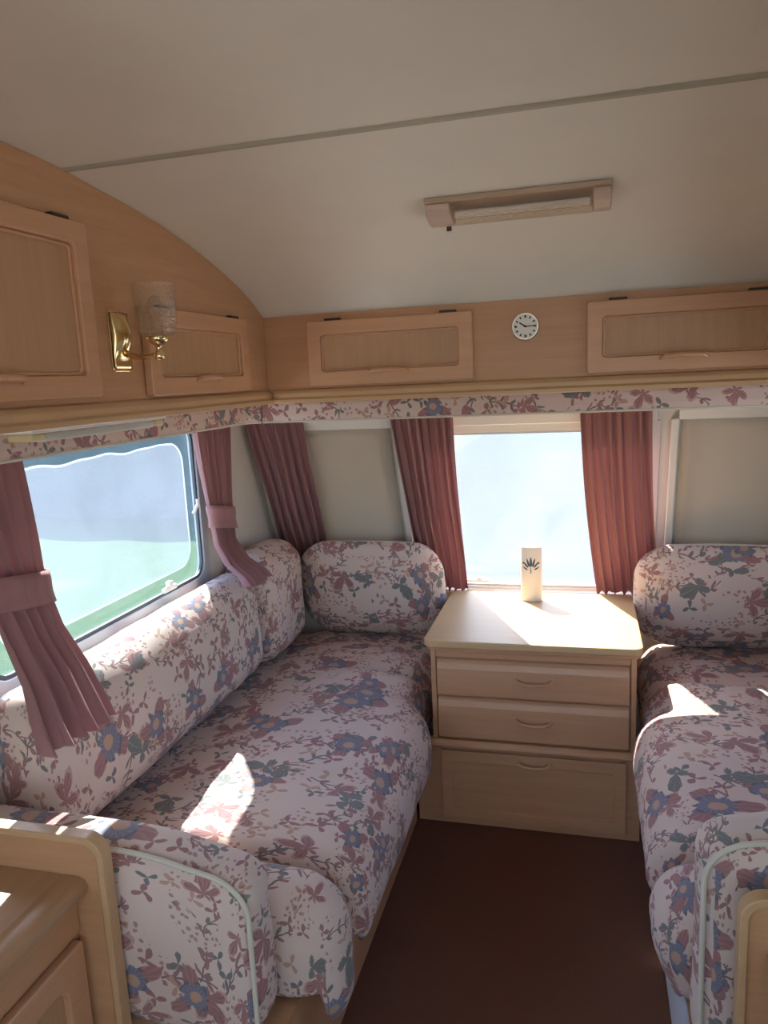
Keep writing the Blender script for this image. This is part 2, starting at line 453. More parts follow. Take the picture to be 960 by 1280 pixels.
# front wall: lower vertical part and sloping part with three window openings
FH = [(-1.125, -.675, .64, 1.27), (-.60, .23, .592, 1.245), (.305, .755, .64, 1.27)]
us = sorted(set([XL-.03, XR+.03] + [h[0] for h in FH] + [h[1] for h in FH]))
vs_ = sorted(set([0, SILL, .592, .64, 1.245, 1.27, 1.46]))
o = grid_wall('wall_front', us, vs_, FH, lambda u, v: (u, fy(v), v), tuple(-FN*.03), WALLM)
tag(o, 'cream front wall leaning inwards with three windows', 'wall', kind='structure')

def win_on(P, nvec, u0, u1, v0, v1, r, name, label, pane_mats, inset, wavy=False, rim=.03, fm=None, sm=None):
    """P(u,v,d): point at depth d (towards the room)"""
    e = empty(name, P((u0+u1)/2, v0, 0)); tag(e, label, 'window', kind='structure')
    org = P((u0+u1)/2, v0, 0)
    def loop(a, b, c, d, rad, depth, n=5): return [P(u, v, depth) for u, v in rrect(a, b, c, d, rad, n)]
    n_ = Vector(nvec)
    MB().ring(loop(u0-.004, u1+.004, v0-.004, v1+.004, .006, -.022), loop(u0+rim, u1-rim, v0+rim, v1-rim, r, -.022), n_*.026).build('frame', fm or ALU, e, smooth=True, bevel=.003)
    MB().ring(loop(u0+rim-.003, u1-rim+.003, v0+rim-.003, v1-rim+.003, r, -.010), loop(u0+rim+.009, u1-rim-.009, v0+rim+.009, v1-rim-.009, r*.9, -.010), n_*.008).build('seal', sm or RUBB, e, smooth=True)
    outer, inner = pane_mats
    MB().extrude(loop(u0+rim-.01, u1-rim+.01, v0+rim-.01, v1-rim+.01, r, -.030), n_*.004).build('pane', outer, e)
    if inner is not None:
        i = rim+inset
        lp = rrect(u0+i, u1-i, v0+i, v1-i, r*1.3, 8)
        # dense loop with slight waviness along the top edge of the bonded inner pane
        pts = []
        for k in range(len(lp)):
            a, b = lp[k], lp[(k+1) % len(lp)]; L = math.hypot(b[0]-a[0], b[1]-a[1]); m_ = max(1, int(L/.02))
            for q in range(m_):
                u, v = a[0]+(b[0]-a[0])*q/m_, a[1]+(b[1]-a[1])*q/m_
                if wavy and v > v1-i-.004: v += (.0035*math.sin(u*23) + .002*math.sin(u*47+1))*min(1, max(0, (u1-.13-u)/.12))*min(1, max(0, (u-u0-.13)/.12))
                pts.append((u, v))
        MB().extrude([P(u, v, -.020) for u, v in pts], n_*.003).build('inner_pane', inner, e)
        MB().tube([P(u, v, -.016) for u, v in pts], .0026, 6, closed=True).build('pane_edge', PANE_EDGE, e, smooth=True)
    return e
PL = lambda u, v, d: Vector((XL+d, u, v))
PR = lambda u, v, d: Vector((XR-d, u, v))
def PF(u, v, d): return Vector((u, fy(v), v)) + FN*d
w1 = win_on(PL, (1,0,0), wy0, wy1, WZ0, WZ1, .05, 'window_1', 'wide acrylic side window above the left bench looking on grass', (PANE_C, PANE_L), .05, True)
# catch, stay on the side window
MB().tube([PL(2.125, 1.03, .004), PL(2.125, 1.06, .022), PL(2.125, 1.075, .022)], .006, 8).build('catch', WHITE, w1, smooth=True)
mb = MB().box(XL+.003, XL+.016, 1.90, 1.97, .832, .846).box(XL+.003, XL+.02, 1.925, 1.945, .84, .862)
mb.build('window_stay', WHITE, w1, bevel=.003)
win_on(PR, (-1,0,0), wy0, wy1, WZ0, WZ1, .05, 'window_2', 'wide acrylic side window above the right bench', (PANE_C, PANE_L), .05, True)
win_on(PF, tuple(FN), *FH[0], .045, 'window_3', 'front side window closed off by its blind beside the left corner curtain', (PANE_X, None), .04)
w4 = win_on(PF, tuple(FN), *FH[1], .045, 'window_4', 'bright hazy front window between the two pink curtains', (PANE_F, None), .04, rim=.022, fm=WALLM, sm=ALU)
mb = MB()
a = PF(-.405, .640, .004); mb.box(a.x-.05, a.x+.05, a.y-.014, a.y, a.z-.004, a.z+.006); mb.box(a.x+.0, a.x+.02, a.y-.02, a.y, a.z, a.z+.016)
mb.build('window_stay', WHITE, w4, bevel=.002)
win_on(PF, tuple(FN), *FH[2], .045, 'window_5', 'front window closed off by its blind on the right side', (PANE_X, None), .04)
PB = lambda u, v, d: Vector((u, YB+d, v))
win_on(PB, (0,1,0), -.95, .58, .70, 1.60, .05, 'fill_window_back', 'unseen window added in the back wall for fill light', (PANE_X, None), .04)  # added out of view to brighten the interior
win_on(PL, (1,0,0), -1.3, .35, .80, 1.55, .05, 'fill_window_side', 'unseen side window added behind the camera for fill light', (PANE_X, None), .04)  # extra opening, never in view, lets more daylight in
PT = lambda u, v, d: Vector((u, v, 1.815-d))
win_on(PT, (0,0,-1), -.46, .24, -1.15, -.45, .05, 'fill_rooflight', 'unseen square rooflight added behind the camera for fill light', (PANE_X, None), .04)  # roof opening added out of view as a source of fill
# sill moulding under the centre front window
o = MB().extrude([(-.60, fy(.60)-.002, .585), (-.60, fy(.60)-.022, .590), (-.60, fy(.60)-.022, .600), (-.60, fy(.605)-.002, .606)], (.83, 0, 0)).build('trim_2', WALLM)
tag(o, 'cream sill moulding under the bright front window', 'trim', kind='structure')

# outside
tag(MB().box(-3.1, 60, 5.6, 70, -.5, -.42).build('tarmac_lane', TARMAC), 'grey tarmac lane beyond the front window', 'lane', kind='structure')
tag(MB().box(-60, -3.1, -60, 70, -.5, -.42).build('lawn', GRASS), 'mown green lawn outside the side window', 'lawn', kind='stuff')
tag(MB().box(-3.1, 60, -60, 5.6, -.5, -.42).build('bounce_yard', BOUNCE), 'unseen pale ground added to bounce light into the caravan', 'yard', kind='structure')  # reflector ground laid out of view to bounce warm light indoors
def hedge(x0, x1, y0, y1, h, label):
    nx = max(2, int((x1-x0)/.5)); ny = max(2, int((y1-y0)/.5)); nz = 8
    mb = MB()
    def pt(x, y, z):
        p = Vector((x, y, z)); q = noise.noise_vector(p*.8)*.35 + noise.noise_vector(p*2.7)*.15
        return p + (q if z > -.3 else Vector((q.x, q.y, 0))*.2)
    idx = {}
    def k(i, j, l):
        kk = (i, j, l)
        if kk not in idx:
            idx[kk] = len(mb.v); mb.v.append(tuple(pt(x0+(x1-x0)*i/nx, y0+(y1-y0)*j/ny, -.42+(h)*l/nz)))
        return idx[kk]
    for i in range(nx):
        for l in range(nz):
            for j in (0, ny): mb.f.append((k(i,j,l), k(i+1,j,l), k(i+1,j,l+1), k(i,j,l+1)))
    for j in range(ny):
        for l in range(nz):
            for i in (0, nx): mb.f.append((k(i,j,l), k(i,j+1,l), k(i,j+1,l+1), k(i,j,l+1)))
    for i in range(nx):
        for j in range(ny): mb.f.append((k(i,j,nz), k(i+1,j,nz), k(i+1,j+1,nz), k(i,j+1,nz)))
    tag(mb.build('hedge', HEDGE, smooth=True, angle=180), label, 'hedge')
hedge(-26, -3.6, 9.7, 11.2, 2.0, 'dark hedge bordering the lawn beyond the side window')

# ------------------------------------------------------------------ overhead lockers
def door(parent, P, u0, u1, v0, v1, nvec, ucross):
    """P(u,v,d) with d out of the face; frame ring, inset panel, pull, two hinges"""
    n_ = Vector(nvec); fr = .038; N = 6
    out = rrect(u0, u1, v0, v1, .006, N); inn = rrect(u0+fr, u1-fr, v0+fr, v1-fr, .012, N)
    d = MB().ring([P(u, v, .001) for u, v in out], [P(u, v, .001) for u, v in inn], n_*.019).build('door', W_FRAME if ucross else W_FRAME_Y, parent, bevel=.003)
    MB().extrude([P(u, v, .001) for u, v in rrect(u0+fr-.006, u1-fr+.006, v0+fr-.006, v1-fr+.006, .01, N)], n_*.006).build('panel', W_PANEL, d)
    inn2 = rrect(u0+fr+.006, u1-fr-.006, v0+fr+.006, v1-fr-.006, .010, N)
    MB().ring([P(u, v, .006) for u, v in inn], [P(u, v, .006) for u, v in inn2], n_*.006).build('beading', W_FRAME if ucross else W_FRAME_Y, d, bevel=.002)
    um = (u0+u1)/2
    h = MB()
    pts = [P(um-.055, v0+.028, .019), P(um-.045, v0+.034, .029), P(um, v0+.036, .032), P(um+.045, v0+.034, .029), P(um+.055, v0+.028, .019)]
    h.tube(pts, [.004, .006, .0065, .006, .004], 8); h.build('pull', W_FRAME, d, smooth=True)
    for uh in (u0+.075, u1-.065):
        a = [P(uh-.022, v1-.002, .004), P(uh+.022, v1-.002, .004), P(uh+.022, v1+.006, .004), P(uh-.022, v1+.006, .004)]
        MB().extrude(a, n_*.014).build('hinge', DARK, d, bevel=.001)
    return d
W_FRAME_Y = wood('pinkish_wood_frame_lengthwise', (.60, .34, .19), (.49, .255, .135), 1, .33)
LX, RX, FYL = -.88, .51, 2.05
LB, LT = 1.366, 1.402

def side_locker(s, label):
    X = LX if s < 0 else RX; W_ = XL if s < 0 else XR; o = -s      # o: direction into the room
    e = empty('side_locker', (X, .9, LB)); tag(e, label, 'locker', 'overhead lockers along the sides')
    yy = [-.2] + [a for a, b in CEIL if .9 < a < 2.05] + [2.05]
    loop = [(X, -.2, LB)] + [(X, 2.05, LB)] + [(X, y, cz(y)-.001) for y in reversed(yy)]
    MB().extrude(loop, (-o*.015, 0, 0)).build('face_panel', W_FACE, e)
    MB().box(min(X, W_), max(X, W_), -.2, 2.05, LB, LB+.012).build('bottom_board', W_FACE, e)
    # ledge moulding along the bottom
    pr = [(0, LT), (.010, LT-.003), (.016, LT-.012), (.016, LB+.012), (.022, LB+.008), (.022, LB-.003), (.004, LB-.004), (0, LB)]
    MB().extrude([(X+o*a, -.2, z) for a, z in pr], (0, 2.245, 0)).build('ledge', W_LIP, e, bevel=.002)
    P = (lambda u, v, d: Vector((X+o*d, u, v)))
    door(e, P, .72, 1.243, 1.412, 1.715, (o, 0, 0), False)
    door(e, P, 1.415, 1.895, 1.406, 1.588, (o, 0, 0), False)
    return e
side_locker(-1, 'long oak side locker above the left bench carrying the brass wall lamp')
side_locker(1, 'long oak side locker above the right bench')
e = empty('front_locker', (XC, FYL, LB)); tag(e, 'oak locker spanning the front wall with two doors and a clock', 'locker')
MB().extrude([(LX, FYL, LB), (RX, FYL, LB), (RX, FYL, cz(FYL)-.001), (LX, FYL, cz(FYL)-.001)], (0, .015, 0)).build('face_panel', W_FACEX, e)
MB().box(XL+.002, XR-.002, FYL, 2.52, LB, LB+.012).build('bottom_board', W_FACEX, e)
pr = [(0, LT), (.010, LT-.003), (.016, LT-.012), (.016, LB+.012), (.022, LB+.008), (.022, LB-.003), (.004, LB-.004), (0, LB)]
MB().extrude([(LX+.02, FYL-a, z) for a, z in pr], (RX-LX-.04, 0, 0)).build('ledge', W_LIPX, e, bevel=.002)
PFL = lambda u, v, d: Vector((u, FYL-d, v))
door(e, PFL, -.747, -.287, 1.408, 1.583, (0, -1, 0), True)
door(e, PFL, 0.002, .462, 1.408, 1.585, (0, -1, 0), True)

# ------------------------------------------------------------------ fabric pieces
UVO = [0.0]
def uvoff():
    UVO[0] += 1.37; return UVO[0]

def cushion(name, lo, hi, rad, parent=None, mat=None, puff=(0, 0, 0), fn=None, seed=0, amp=.004, step=.022, build=True):
    """rounded, slightly puffed box; UVs are metres unfolded from the top face"""
    mat = mat or FAB
    lo, hi = Vector(lo), Vector(hi); c = (lo+hi)/2; h = (hi-lo)/2; off = uvoff()
    mb = MB(); idx = {}; n = [max(4, min(70, int(round(2*h[i]/step)))) for i in range(3)]
    r = [min(rad if not isinstance(rad, tuple) else rad[i], h[i]*.98) for i in range(3)]
    rmin = min(r)
    def shape(q):
        # q in box coordinates relative to centre
        inner = Vector([max(-(h[i]-r[i]), min(h[i]-r[i], q[i])) for i in range(3)])
        d = Vector([(q[i]-inner[i])/r[i] for i in range(3)])
        # cube -> sphere mapping
        x, y, z = d
        sx = x*math.sqrt(max(0, 1-y*y/2-z*z/2+y*y*z*z/3)); sy = y*math.sqrt(max(0, 1-z*z/2-x*x/2+z*z*x*x/3)); sz = z*math.sqrt(max(0, 1-x*x/2-y*y/2+x*x*y*y/3))
        p = inner + Vector((sx*r[0], sy*r[1], sz*r[2]))
        for i in range(3):
            a, b = (i+1) % 3, (i+2) % 3
            p[i] += puff[i]*(p[i]/h[i])*max(0, 1-(p[a]/h[a])**2)**.6*max(0, 1-(p[b]/h[b])**2)**.6
        p = p + c
        nn = noise.noise_vector(p*7 + Vector((seed, seed*2, 0)))*amp + noise.noise_vector(p*17 + Vector((seed, 3, 0)))*amp*.45
        p = p + nn
        if fn: p = fn(p)
        return p
    def vert(i, j, k):
        kk = (i, j, k)
        if kk not in idx:
            idx[kk] = len(mb.v)
            # concentrate samples near edges
            q = [(-math.cos(PI*t/n[a])*.35 + (2*t/n[a]-1)*.65)*h[a] for a, t in enumerate((i, j, k))]
            mb.v.append(tuple(shape(Vector(q))))
        return idx[kk]
    def pos(i, j, k): return [(2*t/n[a]-1)*h[a] for a, t in enumerate((i, j, k))]
    def uvc(ax, sgn, ijk):
        x, y, z = pos(*ijk); dz = (h[2]-z)
        if ax == 2: u, v = x, y
        elif ax == 0: u, v = sgn*(h[0]+dz), y
        else: u, v = x, sgn*(h[1]+dz)
        return (u+off+c.x, v+off*.37+c.y)
    for ax in range(3):
        a, b = (ax+1) % 3, (ax+2) % 3
        for sgn in (-1, 1):
            for s in range(n[a]):
                for t in range(n[b]):
                    q = []
                    for (ds, dt) in ((0,0),(1,0),(1,1),(0,1)):
                        ijk = [0, 0, 0]; ijk[ax] = 0 if sgn < 0 else n[ax]; ijk[a] = s+ds; ijk[b] = t+dt; q.append(tuple(ijk))
                    if sgn < 0: q = q[::-1]
                    mb.uv[len(mb.f)] = [uvc(ax, sgn, z) for z in q]
                    mb.f.append(tuple(vert(*z) for z in q))
    if not build: return mb
    o = mb.build(name, mat, parent, smooth=True, recalc=False, angle=180)
    return o, shape, c, h

def sheet(name, rows, mat, parent=None, thick=.002, uvscale=1.0):
    """rows: list of lists of points; UV in metres"""
    mb = MB(); R, C_ = len(rows), len(rows[0]); off = uvoff()
    for r in rows: mb.v += [tuple(p) for p in r]
    # arc length along the first row and first column
    us = [0]; 
    for i in range(1, C_): us.append(us[-1] + (Vector(rows[R//2][i])-Vector(rows[R//2][i-1])).length)
    vs = [0]
    for j in range(1, R): vs.append(vs[-1] + (Vector(rows[j][C_//2])-Vector(rows[j-1][C_//2])).length)
    for j in range(R-1):
        for i in range(C_-1):
            mb.uv[len(mb.f)] = [(us[a]*uvscale+off, vs[b]*uvscale+off*.3) for a, b in ((i, j), (i, j+1), (i+1, j+1), (i+1, j))]
            mb.f.append((j*C_+i, (j+1)*C_+i, (j+1)*C_+i+1, j*C_+i+1))
    o = mb.build(name, mat, parent, smooth=True, recalc=False, angle=180)
    md = o.modifiers.new('thickness', 'SOLIDIFY'); md.thickness = thick; md.offset = 0
    return o

# pelmet valances
def valance(pts, label):
    """pts: plan polyline; hangs from the locker bottom"""
    rows = []; top, bot = LB-.001, 1.301
    P_ = []
    for a, b in zip(pts, pts[1:]):
        n_ = max(1, int((Vector(b)-Vector(a)).length/.03))
        P_ += [Vector(a).lerp(Vector(b), k/n_) for k in range(n_)]
    P_.append(Vector(pts[-1]))
    for j in range(4):
        z = top + (bot-top)*j/3
        rows.append([(p.x, p.y, z) for p in P_])
    o = sheet('valance', rows, FAB, thick=.006); tag(o, label, 'valance', 'floral pelmets under the lockers')
    MB().tube([(p.x, p.y, bot) for p in P_], .0045, 6).build('piping', PIPE, o, smooth=True)
VX, VY = -1.045, 2.245
cor = [(VX+.05*(1-math.cos(t*PI/2/5)), VY-.05*(1-math.sin(t*PI/2/5)), 0) for t in range(6)]
valance([(VX, -.15, 0)] + cor, 'floral fabric pelmet over the left side window')
valance([(VX+.056, VY, 0), (2*XC-VX-.056, VY, 0)], 'floral fabric pelmet over the front windows')
valance([(2*XC-x, y, 0) for x, y, z in [(VX, -.15, 0)] + cor], 'floral fabric pelmet over the right side window')

# ------------------------------------------------------------------ curtains and blinds
def pleats(s, n, ph): return math.sin(2*PI*n*s+ph) + .35*math.sin(2*PI*n*2.3*s+ph*2.1+1)
def front_curtain(name, tl, tr, bl, br, label, z1=.625, n=7, ph=0.0, side=0):
    rows = []
    Rn, Cn = 36, 90
    e = empty(name, ((bl+br)/2, fy(z1)-.05, z1)); tag(e, label, 'curtain', 'pink curtains at the front windows')
    for j in range(Rn+1):
        t = j/Rn; z = 1.345 + (z1-1.345)*t; row = []
        x0 = tl + (bl-tl)*t; x1 = tr + (br-tr)*t
        bow = .012*math.sin(PI*t)*side
        for i in range(Cn+1):
            s = i/Cn
            a = .010 + .006*t
            d = .058 - .010*t + a*pleats(s + .02*math.sin(3*t+ph), n, ph + .4*math.sin(2.2*t)) + .004*math.sin(9*t+5*s)
            p = Vector((x0+(x1-x0)*s + bow + .006*math.sin(2*PI*n*s+ph+1.2), fy(z), z)) + FN*d
            row.append(p)
        rows.append(row)
    sheet('drape', rows, CURT, e)
    # header rail
    za = 1.345
    MB().box(tl-.005, tr+.005, fy(za)-.055, fy(za)-.035, za-.004, za+.008).build('header_rail', WHITE, e)
    return e
front_curtain('curtain', -1.185, -.965, -1.15, -.965, 'pink pleated curtain hanging in the left front corner beside the blind', .70, 6, .3)
front_curtain('curtain', -.645, -.432, -.605, -.437, 'pink pleated curtain between the left blind and the bright front window', .625, 7, 1.1, -.5)
front_curtain('curtain', -.018, .198, .040, .255, 'pink pleated curtain between the bright front window and the right blind', .625, 7, 2.0, -.9)
front_curtain('curtain', .595, .815, .595, .78, 'pink pleated curtain hanging in the right front corner', .70, 6, .9)

def blind(x0, x1, zb, label, cloth=True):
    zt = 1.285
    e = empty('roller_blind', ((x0+x1)/2, fy(zb), zb)); tag(e, label, 'blind', 'cream roller blinds on the front wall')
    MB().extrude([PF(x0, zt-.028, .004), PF(x0, zt-.028, .030), PF(x0, zt+.022, .034), PF(x0, zt+.022, .004)], (x1-x0, 0, 0)).build('cassette', WHITE, e, bevel=.006)
    if cloth:
        rows = [[PF(x0+.012+(x1-x0-.024)*i/14, zt-.02+(zb-zt+.02)*j/14, .008+.0015*math.sin(i*1.1+j*.3)) for i in range(15)] for j in range(15)]
        sheet('cloth', rows, BLIND, e, thick=.001)
        for xx in (x0-.022, x1-.002):
            MB().extrude([PF(xx, zb, .001), PF(xx, zb, .018), PF(xx, zt-.028, .018), PF(xx, zt-.028, .001)], (.024, 0, 0)).build('side_channel', WHITE, e, bevel=.004)
        MB().extrude([PF(x0+.012, zb, .004), PF(x0+.012, zb, .016), PF(x0+.012, zb+.016, .016), PF(x0+.012, zb+.016, .004)], (x1-x0-.024, 0, 0)).build('bottom_bar', WHITE, e, bevel=.003)
blind(-1.10, -.655, .66, 'cream roller blind pulled down behind the left front bolster')
blind(.285, .73, .66, 'cream roller blind pulled down behind the right front bolster')
blind(-.592, .222, 1.25, 'cream roller blind rolled up above the bright front window', False)

def side_curtain(s, keys, n, ph, label, tie_k, group):
    """keys: (z, y0, y1, x, amp)"""
    X = (lambda x: x) if s < 0 else (lambda x: 2*XC-x)
    Cn = 64; rows = []; Rn = 46
    def at(t):
        f = t*(len(keys)-1); i = min(int(f), len(keys)-2); g = f-i; g = g*g*(3-2*g)*.5+g*.5
        return [a+(b-a)*g for a, b in zip(keys[i], keys[i+1])]
    e = empty('tied_curtain', (X(keys[-1][3]), (keys[-1][1]+keys[-1][2])/2, keys[-1][0])); tag(e, label, 'curtain', group)
    for j in range(Rn+1):
        z, y0, y1, x, a = at(j/Rn); row = []
        for i in range(Cn+1):
            q = i/Cn
            row.append((X(x + a*pleats(q, n, ph+.3*j/Rn)), y0+(y1-y0)*q + a*.5*math.sin(2*PI*n*q+ph+1), z + .006*math.sin(5*q+ph)*(j/Rn)))
        rows.append(row)
    sheet('drape', rows, CURT, e)
    z, y0, y1, x, a = keys[tie_k]
    # tieback band: flattened sleeve round the gathered cloth
    cy, hw = (y0+y1)/2, (y1-y0)/2+.010
    rows = []
    for j in range(7):
        zz = z+.036-.012*j
        sk = .018*(j-3)/3
        rows.append([(X(x+(.030+.003*math.sin(j*1.3))*math.sin(2*PI*i/28)), cy+hw*math.cos(2*PI*i/28)+.010*(j/6), zz+.014*math.cos(2*PI*i/28)*-1) for i in range(29)])
    sheet('tieback', rows, CURT, e, thick=.004)
    return e
NEAR = [(1.345, 1.10, 1.315, -1.13, .012), (1.22, 1.125, 1.33, -1.13, .012), (1.12, 1.145, 1.335, -1.125, .010), (1.03, 1.165, 1.335, -1.12, .008), (.93, 1.185, 1.350, -1.105, .011), (.85, 1.17, 1.352, -1.06, .014), (.775, 1.125, 1.330, -1.005, .018), (.74, 1.115, 1.32, -.985, .022)]
FAR = [(1.345, 2.05, 2.27, -1.13, .012), (1.20, 2.07, 2.255, -1.13, .011), (1.08, 2.09, 2.235, -1.125, .009), (1.01, 2.10, 2.225, -1.12, .008), (.93, 2.10, 2.205, -1.11, .010), (.87, 2.085, 2.200, -1.07, .012), (.835, 2.06, 2.19, -1.01, .014), (.81, 2.05, 2.19, -.99, .015)]
side_curtain(-1, NEAR, 5, .4, 'tied pink curtain near the cabinet end of the left side window', 3, 'tied curtains at the side windows')
side_curtain(-1, FAR, 5, 1.7, 'tied pink curtain at the corner end of the left side window', 3, 'tied curtains at the side windows')
side_curtain(1, NEAR, 5, .4, 'tied pink curtain near the panel end of the right side window', 3, 'tied curtains at the side windows')
side_curtain(1, FAR, 5, 1.7, 'tied pink curtain at the corner end of the right side window', 3, 'tied curtains at the side windows')

# ------------------------------------------------------------------ dresser
DX0, DX1, DT = -.489, .160, .620
e = empty('chest_of_drawers', (-.165, 2.45, 0)); tag(e, 'pale wood chest with two drawers and a lower flap under the front window', 'chest')
Fd = 2.205
tl = [(x, y) for x, y in rrect(DX0, DX1, 2.187, 2.745, .03, 5)]
MB().extrude([(x, y, DT-.022) for x, y in tl], (0, 0, .022)).build('top', W_TOP, e, bevel=.004)
MB().extrude([(x*.985-.0025, y+.008, DT-.034) for x, y in tl], (0, 0, .012)).build('top_moulding', W_FRAME, e, bevel=.003)
MB().box(DX0+.022, DX1-.020, Fd+.012, 2.735, .25, DT-.034).build('carcass', W_FACEX, e)
for x in (DX0+.020, DX1-.034):
    MB().box(x, x+.016, Fd, Fd+.013, .292, DT-.034).build('stile', W_FRAME, e, bevel=.002)
MB().box(DX0+.036, DX1-.034, Fd+.002, Fd+.013, DT-.058, DT-.034).build('top_rail', W_FRAME, e, bevel=.002)
def dhandle(par, xm, z, y, wd=.052):
    MB().tube([(xm-wd, y, z), (xm-wd*.92, y-.014, z-.003), (xm-wd*.6, y-.02, z-.008), (xm, y-.022, z-.010), (xm+wd*.6, y-.02, z-.008), (xm+wd*.92, y-.014, z-.003), (xm+wd, y, z)], [.004,.005,.005,.005,.005,.005,.004], 8).build('handle', W_FRAME, par, smooth=True)
for (z0, z1) in ((.440, .558), (.300, .435)):
    mb = MB()
    # drawer front with a cove cut along its top edge
    prof = [(Fd+.012, z0), (Fd-.006, z0), (Fd-.008, z0+.006), (Fd-.008, z1-.030), (Fd-.004, z1-.012), (Fd+.004, z1-.004), (Fd+.012, z1)]
    mb.extrude([(DX0+.040, y, z) for y, z in prof], (DX1-DX0-.078, 0, 0))
    d = mb.build('drawer', W_FRAME, e, bevel=.0015)
    dhandle(d, -.155, z0+(z1-z0)*.55, Fd-.008)
mb = MB(); prof = [(Fd+.012, .268), (Fd-.012, .268), (Fd-.018, .274), (Fd-.016, .284), (Fd-.006, .291), (Fd+.012, .293)]
mb.extrude([(DX0+.012, y, z) for y, z in prof], (DX1-DX0-.022, 0, 0)); mb.build('waist_moulding', W_FRAME, e, bevel=.002)
MB().box(-.526, .155, Fd+.006, Fd+.024, .0, .268).build('lower_panel', W_FRAME, e)
fr = .036; o_ = rrect(-.445, .115, .022, .255, .004, 3); i_ = rrect(-.445+fr, .115-fr, .022+fr, .255-fr, .010, 3)
d = MB().ring([(u, Fd+.008, v) for u, v in o_], [(u, Fd+.008, v) for u, v in i_], (0, -.014, 0)).build('flap_door', W_FRAME, e, bevel=.003)
MB().extrude([(u, Fd+.008, v) for u, v in rrect(-.445+fr-.005, .115-fr+.005, .022+fr-.005, .255-fr+.005, .008, 3)], (0, -.006, 0)).build('panel', W_FRAME, d)
dhandle(d, -.155, .236, Fd-.006, .048)

# vase
VC = Vector((-.187, 2.645, DT+.0005)); vh = .195
e = empty('vase', VC); tag(e, 'cream oval vase with a dark blue sprig print on the chest', 'vase')
prof = [(.001, .0), (.0355, .0), (.0375, .004), (.0375, vh-.004), (.036, vh), (.0335, vh-.002), (.0335, .012), (.001, .010)]
mb = MB(); mb.lathe(prof, tuple(VC), 40, 1.0, .62); mb.build('body', CERAM, e, smooth=True, angle=50)
mb = MB()
def leafp(cx, cz_, L, wd, ang):
    pts = []
    for k in range(12):
        t = k/12*2*PI; a = L/2*math.cos(t); b = wd/2*math.sin(t)*(1-.35*math.cos(t))
        px = cx + a*math.cos(ang) - b*math.sin(ang); pz = cz_ + a*math.sin(ang) + b*math.cos(ang)
        q = max(-.99, min(.99, px/.0375)); py = -.0375*.62*math.sqrt(1-q*q)
        pts.append((VC.x+px, VC.y+py-.0002, VC.z+pz))
    mb.extrude(pts, (0, -.0006, 0))
bz = .118
for dx, dz, L, wd, a in ((0, .026, .036, .009, 90), (-.010, .024, .032, .007, 105), (.010, .024, .032, .007, 75), (-.018, .016, .026, .006, 130), (.018, .016, .026, .006, 50), (-.020, .003, .020, .005, 150), (.020, .003, .020, .005, 30), (0, -.004, .026, .003, 90), (-.026, .022, .008, .006, 100), (.026, .022, .008, .006, 80)):
    leafp(dx, bz+dz, L, wd, math.radians(a))
mb.build('printed_sprig', PRINT, e)

